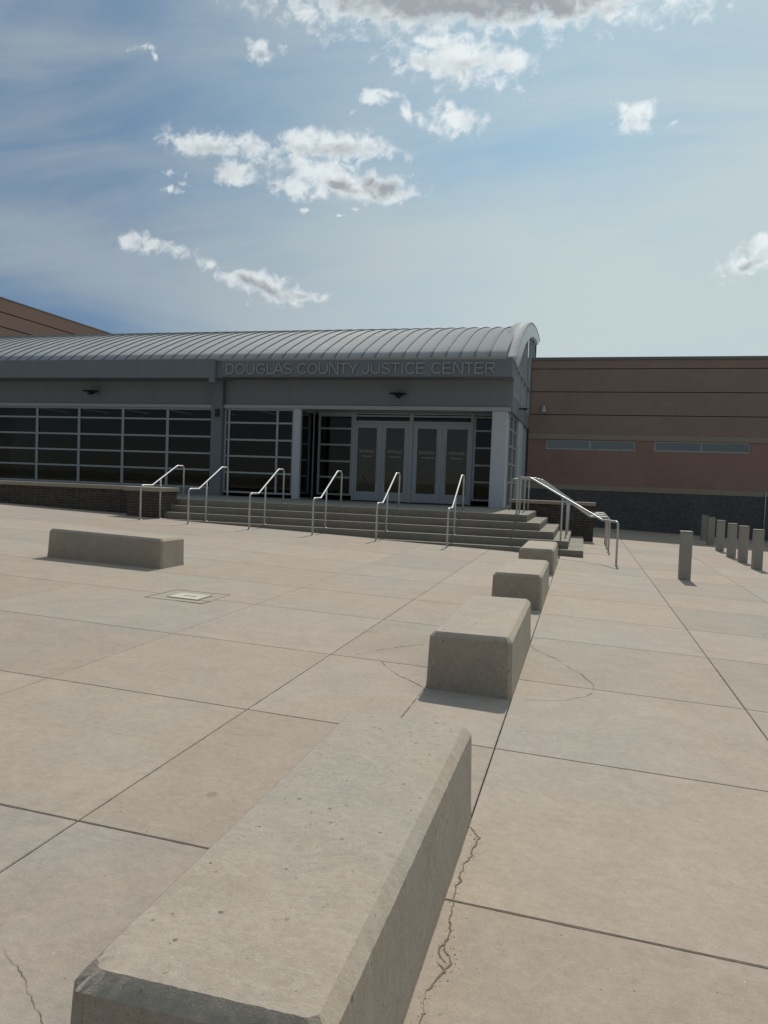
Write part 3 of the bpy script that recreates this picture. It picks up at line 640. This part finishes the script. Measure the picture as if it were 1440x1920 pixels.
# doors
mb = MB()
mb.box(-7.90, -7.81, 24.96, 25.12, FL, 2.36); mb.box(-3.745, -3.665, 24.96, 25.12, FL, 2.36); mb.box(-5.87, -5.745, 24.955, 25.12, FL, 2.36)
for a, b in ((-7.809, -5.871), (-5.744, -3.746)): mb.box(a, b, 24.965, 25.11, 2.05, 2.13); mb.box(a, b, 24.97, 25.11, 2.27, 2.33)
mb.box(-9.21, -7.901, 24.97, 25.11, 2.335, 2.40); mb.box(-7.90, -2.6, 24.972, 25.108, 2.362, 2.40)
mb.done('door_frame', M['door'], hall)
for a, b in ((-7.80, -5.88), (-5.74, -3.75)): MB().box(a, b, 25.03, 25.036, 2.13, 2.27).done('transom_pane', M['glass'], hall)
def text_mesh(body, size, ext):
    cu = bpy.data.curves.new('txt', 'FONT'); cu.body = body; cu.size = size; cu.extrude = ext; cu.resolution_u = 4
    o = bpy.data.objects.new('txt', cu); COL.objects.link(o)
    dg = bpy.context.evaluated_depsgraph_get(); me = bpy.data.meshes.new_from_object(o.evaluated_get(dg))
    COL.objects.unlink(o); bpy.data.objects.remove(o); return me
def place_text(me, x0, x1, z0, z1, y):
    xs_ = [v.co.x for v in me.vertices]; ys_ = [v.co.y for v in me.vertices]
    ax, bx_, ay, by = min(xs_), max(xs_), min(ys_), max(ys_)
    for v in me.vertices:
        c = v.co.copy(); v.co = (x0+(c.x-ax)/(bx_-ax)*(x1-x0), y-c.z, z0+(c.y-ay)/(by-ay)*(z1-z0))
    return me
leaves = [(-7.805, -6.855, -7.73, -7.04), (-6.848, -5.875, -6.70, -6.04), (-5.738, -4.725, -5.575, -4.91), (-4.718, -3.75, -4.55, -3.845)]
for i, (a, b, ga, gb_) in enumerate(leaves):
    z0, z1, ga0, gt0 = FL+0.02, 2.045, -0.35, 1.885
    mb = MB(); y0, y1 = 24.985, 25.04
    mb.box(a, ga, y0, y1, z0, z1); mb.box(gb_, b, y0, y1, z0, z1); mb.box(ga, gb_, y0+0.001, y1-0.001, z0, ga0); mb.box(ga, gb_, y0+0.001, y1-0.001, gt0, z1)
    dr = mb.done('door', M['door'], hall)
    MB().box(ga, gb_, 25.01, 25.016, ga0, gt0).done('pane', M['glass_door'], dr)
    hx = gb_+0.035 if i in (0, 2) else ga-0.035
    MB().tube(fillet([(hx, 24.985, 0.05), (hx, 24.92, 0.05), (hx, 24.92, 1.45), (hx, 24.985, 1.45)], 0.03), 0.013, 8).done('handle', M['steel'], dr)
    c = (ga+gb_)/2; me = place_text(text_mesh('ENTRANCE', 1, 0.0), c-0.265, c+0.265, 1.015, 1.115, 25.0075); me.materials.clear(); me.materials.append(M['vinyl'])
    link(bpy.data.objects.new('lettering', me), dr)
    mb = MB(); q = c-0.20
    while q < c+0.20:
        w = random.uniform(0.02, 0.05); mb.box(q, q+w, 25.0065, 25.009, 0.875, 0.905); q += w+0.014
    mb.done('small_lettering', M['vinyl'], dr)

# ------------------------------------------------------------------ sign letters
sg = thing('building_sign', 'raised metal letters reading DOUGLAS COUNTY JUSTICE CENTER along the dark fascia', 'sign', (-7.26, 22.83, 3.43))
def arc(cx, cy, rx, ry, a0, a1, n=14): return [(cx+rx*math.cos(R(a0+(a1-a0)*i/n)), cy+ry*math.sin(R(a0+(a1-a0)*i/n))) for i in range(n+1)]
h_ = 0.055
GLY = {  # advance width, centre-line strokes in units of the cap height
 'D': (0.98, [[(0.11, h_), (0.11, 1-h_), (0.42, 1-h_)]+arc(0.42, 0.5, 0.40, 0.445, 90, -90)[1:]+[(0.11, h_)]]),
 'O': (1.08, [arc(0.54, 0.5, 0.43, 0.455, 90, 450, 32)]),
 'U': (1.0, [[(0.12, 1), (0.12, 0.38)]+arc(0.5, 0.38, 0.38, 0.335, 180, 360)+[(0.88, 1)]]),
 'G': (1.08, [arc(0.54, 0.5, 0.43, 0.455, 38, 330, 24)+[(0.93, 0.47), (0.56, 0.47)]]),
 'L': (0.78, [[(0.11, 1), (0.11, h_), (0.72, h_)]]),
 'A': (0.93, [[(0.02, 0), (0.44, 1), (0.49, 1), (0.91, 0)], [(0.20, 0.34), (0.73, 0.34)]]),
 'S': (0.93, [arc(0.46, 0.735, 0.33, 0.215, 25, 180, 10)+[(0.16, 0.66), (0.30, 0.555), (0.62, 0.475), (0.80, 0.36), (0.82, 0.27)]+arc(0.46, 0.27, 0.37, 0.215, 0, -165, 12)]),
 'C': (1.0, [arc(0.54, 0.5, 0.43, 0.455, 35, 325, 24)]),
 'N': (1.0, [[(0.11, 0), (0.11, 1), (0.16, 1), (0.84, 0), (0.89, 0), (0.89, 1)]]),
 'T': (0.86, [[(0.03, 1-h_), (0.83, 1-h_)], [(0.43, 0.93), (0.43, 0)]]),
 'Y': (0.93, [[(0.03, 1), (0.465, 0.42), (0.90, 1)], [(0.465, 0.42), (0.465, 0)]]),
 'J': (0.70, [[(0.57, 1), (0.57, 0.30)]+arc(0.31, 0.30, 0.26, 0.255, 0, -180)]),
 'I': (0.40, [[(0.20, 0), (0.20, 1)]]),
 'E': (0.93, [[(0.84, h_), (0.12, h_), (0.12, 1-h_), (0.82, 1-h_)], [(0.16, 0.52), (0.78, 0.52)]]),
 'R': (1.0, [[(0.12, 0), (0.12, 1-h_), (0.56, 1-h_)]+arc(0.58, 0.72, 0.25, 0.225, 90, -90)[1:]+[(0.12, 0.495)], [(0.48, 0.49), (0.86, 0)]]),
 ' ': (0.42, [])}
def stroke(mb, pts, w, T, y0, y1):
    P = [Vector(p) for p in pts]; closed = (P[0]-P[-1]).length < 1e-4
    if closed: P = P[:-1]
    n = len(P); ring = []
    for i in range(n):
        a = P[i-1] if (i or closed) else None; b = P[(i+1) % n] if (i < n-1 or closed) else None
        d0 = (P[i]-a).normalized() if a is not None else None; d1 = (b-P[i]).normalized() if b is not None else None
        d0 = d0 or d1; d1 = d1 or d0
        t = (d0+d1).normalized(); m = Vector((-t.y, t.x)); k = min(2.2, 1/max(0.3, m.dot(Vector((-d0.y, d0.x)))))
        ring.append([mb.b.verts.new(T(P[i]+m*s_*k*w/2, yy)) for s_, yy in ((1, y0), (-1, y0), (-1, y1), (1, y1))])
    last = n if closed else n-1
    for i in range(last):
        a, b = ring[i], ring[(i+1) % n]
        for k in range(4): mb.b.faces.new((a[k], a[(k+1) % 4], b[(k+1) % 4], b[k]))
    if not closed: mb.b.faces.new(ring[0]); mb.b.faces.new(ring[-1][::-1])
txt = 'DOUGLAS COUNTY JUSTICE CENTER'; x0, x1, z0, z1 = -11.80, -2.72, 3.432, 3.785
tot = sum(GLY[c][0] for c in txt); kx = (x1-x0)/tot; kz = z1-z0; cur = 0
for ch in txt:
    wd, st_ = GLY[ch]
    if st_:
        mb = MB()
        for k, p in enumerate(st_): stroke(mb, p, 0.115, lambda q, yy: (x0+(cur+q.x)*kx, yy, z0+q.y*kz), 22.800-0.002*k, 22.849)
        mb.done('letter', M['letter'], sg)
    cur += wd

# ------------------------------------------------------------------ wall lights
def dish(x, y, z, label, ax='y', k=1.0):
    t = thing('wall_light', label, 'wall light', (x, y, z), 'dish shaped wall lights')
    sgn = 0.30
    MB().lathe([(r_*k, z_*k) for r_, z_ in ((0.02, 0.035), (0.29, 0.02), (0.295, 0.0), (0.25, -0.012), (0.05, -0.02))], x, y, z, 24).done('shade', M['dark'], t)
    MB().lathe([(r_*k, z_*k) for r_, z_ in ((0.13, -0.02), (0.12, -0.06), (0.07, -0.11), (0.03, -0.13))], x+0.02, y, z, 16).done('lamp_body', M['dark'], t)
    if ax == 'y': MB().box(x-0.03, x+0.03, y, 23.598, z-0.03, z+0.015).done('arm', M['dark'], t)
    else: MB().box(-2.26, x, y-0.03, y+0.03, z-0.03, z+0.015).done('arm', M['dark'], t)
dish(-17.42, 23.28, 2.90, 'black dish-shaped wall light above the long windows, left of the dark pier')
dish(-5.90, 23.28, 2.86, 'dark dish-shaped wall light on the metal wall above the entrance doors')
dish(-2.06, 25.9, 2.70, 'small dark dish-shaped wall light on the side wall under the gable glass', 'x', 0.5)
t = thing('security_light', 'small pale bell-shaped light on the brown wall right of the gable', 'wall light', (-1.69, 30.9, 3.1))
MB().lathe([(0.13, 0.0), (0.115, 0.03), (0.06, 0.17), (0.035, 0.26)], -1.69, 30.83, 3.08, 16).done('shade', M['frame'], t)
MB().box(-1.73, -1.65, 30.85, 30.995, 3.28, 3.37).done('bracket', M['frame'], t)
MB().box(-12.43, -12.30, 23.33, 23.419, 2.06, 2.32, 0.008).done('speaker_box', M['dark'])
tag(bpy.data.objects['speaker_box'], 'small black box fixed near the top of the dark pier between the windows', 'wall box')

# ------------------------------------------------------------------ handrails
def rail(pl_pts, posts, label, group, r=0.0225):
    base = posts[0]
    t = thing('handrail', label, 'handrail', (base[0], base[1], base[2]), group)
    MB().tube(fillet(pl_pts, [0, 0.10, 0.035, 0.035, 0.10, 0], 6), r, 12).done('top_rail', M['steel'], t)
    for i, (x, y, z0, z1) in enumerate(posts):
        ps = MB().tube([(x, y, z0-0.03), (x, y, z1)], r*0.92, 12).done('post', M['steel'], t)
        MB().lathe([(0.055, 0.0), (0.055, 0.008), (0.035, 0.014)], x, y, z0-0.001, 14).done('base_plate', M['steel'], ps)
UP = FL+0.915
labs = ['leftmost front handrail, standing against the end pier of the low brick wall', 'front handrail second from the left, in front of the dark pier between the windows', 'front handrail third from the left, in front of the two-pane window bay', 'front handrail before the narrow window left of the entrance doors', 'front handrail before the left pair of entrance doors', 'front handrail before the right pair of entrance doors']
for x, lab in zip([-10.86, -9.50, -7.835, -6.185, -4.605, -2.925], labs):
    zb = gz(x, 16.6); lo = zb+0.885
    zm = max(SZ[1] if x > -12 else 0, gz(x, 17.45))
    ym = 17.5; frac = (ym-17.1)/(18.3-17.1)
    pts = [(x, 16.6, zb+0.02), (x, 16.6, lo), (x, 17.1, lo), (x, 18.32, UP), (x, 18.68, UP), (x, 18.68, FL)]
    rail(pts, [(x, 16.6, zb, zb+0.3), (x, ym, zm, lo+(UP-lo)*frac-0.01), (x, 18.68, FL, FL+0.3)], lab, 'stainless handrails on the front of the steps')
zb = gz(0.735, 16.0)
mid = (-0.445, 17.57, SZ[1]); b1, b2_ = Vector((0.43, 16.69, zb+0.90)), Vector((-1.25, 18.37, UP)); fr = (mid[1]-b1.y)/(b2_.y-b1.y)
rail([(0.735, 16.0, zb+0.02), (0.735, 16.0, zb+0.90), tuple(b1), tuple(b2_), (-1.57, 18.69, UP), (-1.57, 18.69, FL)],
     [(0.735, 16.0, zb, zb+0.3), (mid[0], mid[1], mid[2], b1.z+(UP-b1.z)*fr-0.01), (-1.57, 18.69, FL, FL+0.3)], 'handrail running diagonally down the corner of the steps, its foot nearest the single bollard', None)
for y, lab in [(19.15, 'side handrail first behind the diagonal corner rail'), (20.7, 'middle side handrail, second behind the diagonal corner rail'), (22.2, 'rearmost side handrail with a longer top bar, close to the right brick wall')]:
    zb = gz(0.68, y); lo = zb+0.87; xe = -1.54 if y < 22 else -2.05
    xm = -0.36; zmid = SZ[1]; frc = (xm-0.20)/(-1.15-0.20)
    P = [(xe, y, FL, FL+0.3)] if y < 22 else [(xe, y, FL, FL+0.3), (-1.54, y, FL, UP-0.01)]
    rail([(0.68, y, zb+0.02), (0.68, y, lo), (0.20, y, lo), (-1.15, y, UP), (xe, y, UP), (xe, y, FL)], [(0.68, y, zb, zb+0.3), (xm, y, zmid, lo+(UP-lo)*frc-0.01)]+P, lab, 'stainless handrails on the side of the steps')

# ------------------------------------------------------------------ bollards
def bollard(x, y, lab, w=0.20, h=0.885, grp='grey bollards right of the steps'):
    z = gz(x, y); t = thing('bollard', lab, 'bollard', (x, y, z), grp)
    MB().box(x-w/2, x+w/2, y-w/2, y+w/2, z-0.05, z+h-0.012, 0.012).done('post', M['bollard'], t)
    MB().box(x-w/2-0.003, x+w/2+0.003, y-w/2-0.003, y+w/2+0.003, z+h-0.0118, z+h+0.006, 0.005).done('cap', M['bollard'], t)
bollard(1.865, 14.47, 'square grey bollard standing alone nearest the camera, right of the handrails')
BL6 = ['nearest bollard of the row at the right edge of the photo', 'second bollard of the right-hand row counting from the near end', 'third bollard of the right-hand row counting from the near end', 'fourth bollard of the right-hand row, last one with its foot in the sun', 'fifth bollard of the right-hand row, its foot in the building shade', 'farthest bollard of the row, deep in the shade by the brick wall']
for (x, y), lab in zip([(3.81, 18.0), (3.82, 19.58), (3.80, 20.9), (3.87, 23.0), (4.02, 25.6), (4.13, 27.7)], BL6): bollard(x, y, lab)

# ------------------------------------------------------------------ brown precast building at right
rb = thing('brown_building', 'low brown precast building with dark brick base and two slit windows right of the hall', 'building', (8, 31, -1.7))
X0, X1, YB = -2.262, 26.0, 31.0
MB().box(X0, X1, YB-0.02, YB+0.3, -2.2, -0.025).done('brick_base', M['brick_r'], rb)
MB().box(X0, X1, YB-0.03, YB+0.3, -0.022, 0.19).done('stone_band', M['band'], rb)
mb = MB()
W = [(-1.545, 1.935, 1.60, 1.985), (2.63, 6.10, 1.61, 2.005)]
mb.box(X0, X1, YB, YB+0.3, 0.193, 1.598); mb.box(X0, -1.547, YB, YB+0.3, 1.60, 2.017); mb.box(1.937, 2.628, YB, YB+0.3, 1.60, 2.017); mb.box(6.102, X1, YB, YB+0.3, 1.60, 2.017)
for a, b, z0, z1 in W: mb.box(a, b, YB+0.001, YB+0.299, z1+0.002, 2.016)
mb.box(2.63, 6.10, YB+0.001, YB+0.299, 1.5985, 1.609)
mb.done('lower_wall', M['precast'], rb)
MB().box(X0, X1, YB-0.025, YB+0.3, 2.02, 2.233).done('stone_band', M['band'], rb)
mb = MB()
for z0, z1 in [(2.236, 2.992), (3.022, 3.912), (3.942, 4.837), (4.867, 5.20)]: mb.box(X0, X1, YB, YB+0.25, z0, z1, 0.006)
mb.done('upper_wall', M['precast_b'], rb)
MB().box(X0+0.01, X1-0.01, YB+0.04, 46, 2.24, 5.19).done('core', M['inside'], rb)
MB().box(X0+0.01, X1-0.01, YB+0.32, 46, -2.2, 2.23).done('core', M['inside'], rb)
MB().box(X0-0.02, X1, YB-0.03, YB+0.45, 5.203, 5.32, 0.006).done('coping', M['coping'], rb)
MB().box(X0, X1, YB+0.45, 46, 5.19, 5.25).done('roof', M['coping'], rb)
for a, b, z0, z1 in W:
    mb = MB(); y0 = YB+0.035; c = (a+b)/2
    for xx in (a, b-0.06): mb.box(xx, xx+0.06, y0, y0+0.1, z0, z1)
    mb.box(c-0.03, c+0.03, y0, y0+0.1, z0+0.051, z1-0.051)
    mb.box(a+0.06, b-0.06, y0+0.002, y0+0.098, z0, z0+0.05); mb.box(a+0.06, b-0.06, y0+0.002, y0+0.098, z1-0.05, z1)
    fr = mb.done('window', M['frame'], rb); MB().box(a+0.03, b-0.03, y0+0.05, y0+0.056, z0+0.02, z1-0.02).done('pane', M['slit'], fr)
MB().tube([(6.72, YB-0.06, -1.75), (6.72, YB-0.06, 0.15)], 0.022, 8).done('conduit', M['frame'], rb)

# ------------------------------------------------------------------ tall brown building far behind, left
ub = thing('brown_block', 'tall brown precast block rising behind the curved roof at far left', 'building', (-60, 60, 0))
mb = MB()
for z0, z1 in [(-1, 8.9), (8.96, 10.0), (10.07, 11.12), (11.2, 12.26), (12.34, 13.38)]: mb.box(-80, -45, 38, 95, z0, z1, 0.01)
mb.done('wall', M['precast_f'], ub)
MB().box(-79.9, -45.12, 38.1, 94.9, -1, 13.3).done('core', M['inside'], ub)
MB().box(-80.05, -44.95, 37.95, 95.05, 13.385, 13.47).done('coping', M['coping'], ub)

# ------------------------------------------------------------------ lift everything so the plaza under the camera is z = 0
for o in list(S.objects):
    if o.parent is None and o.type in ('MESH', 'EMPTY'): o.location.z += GZ0
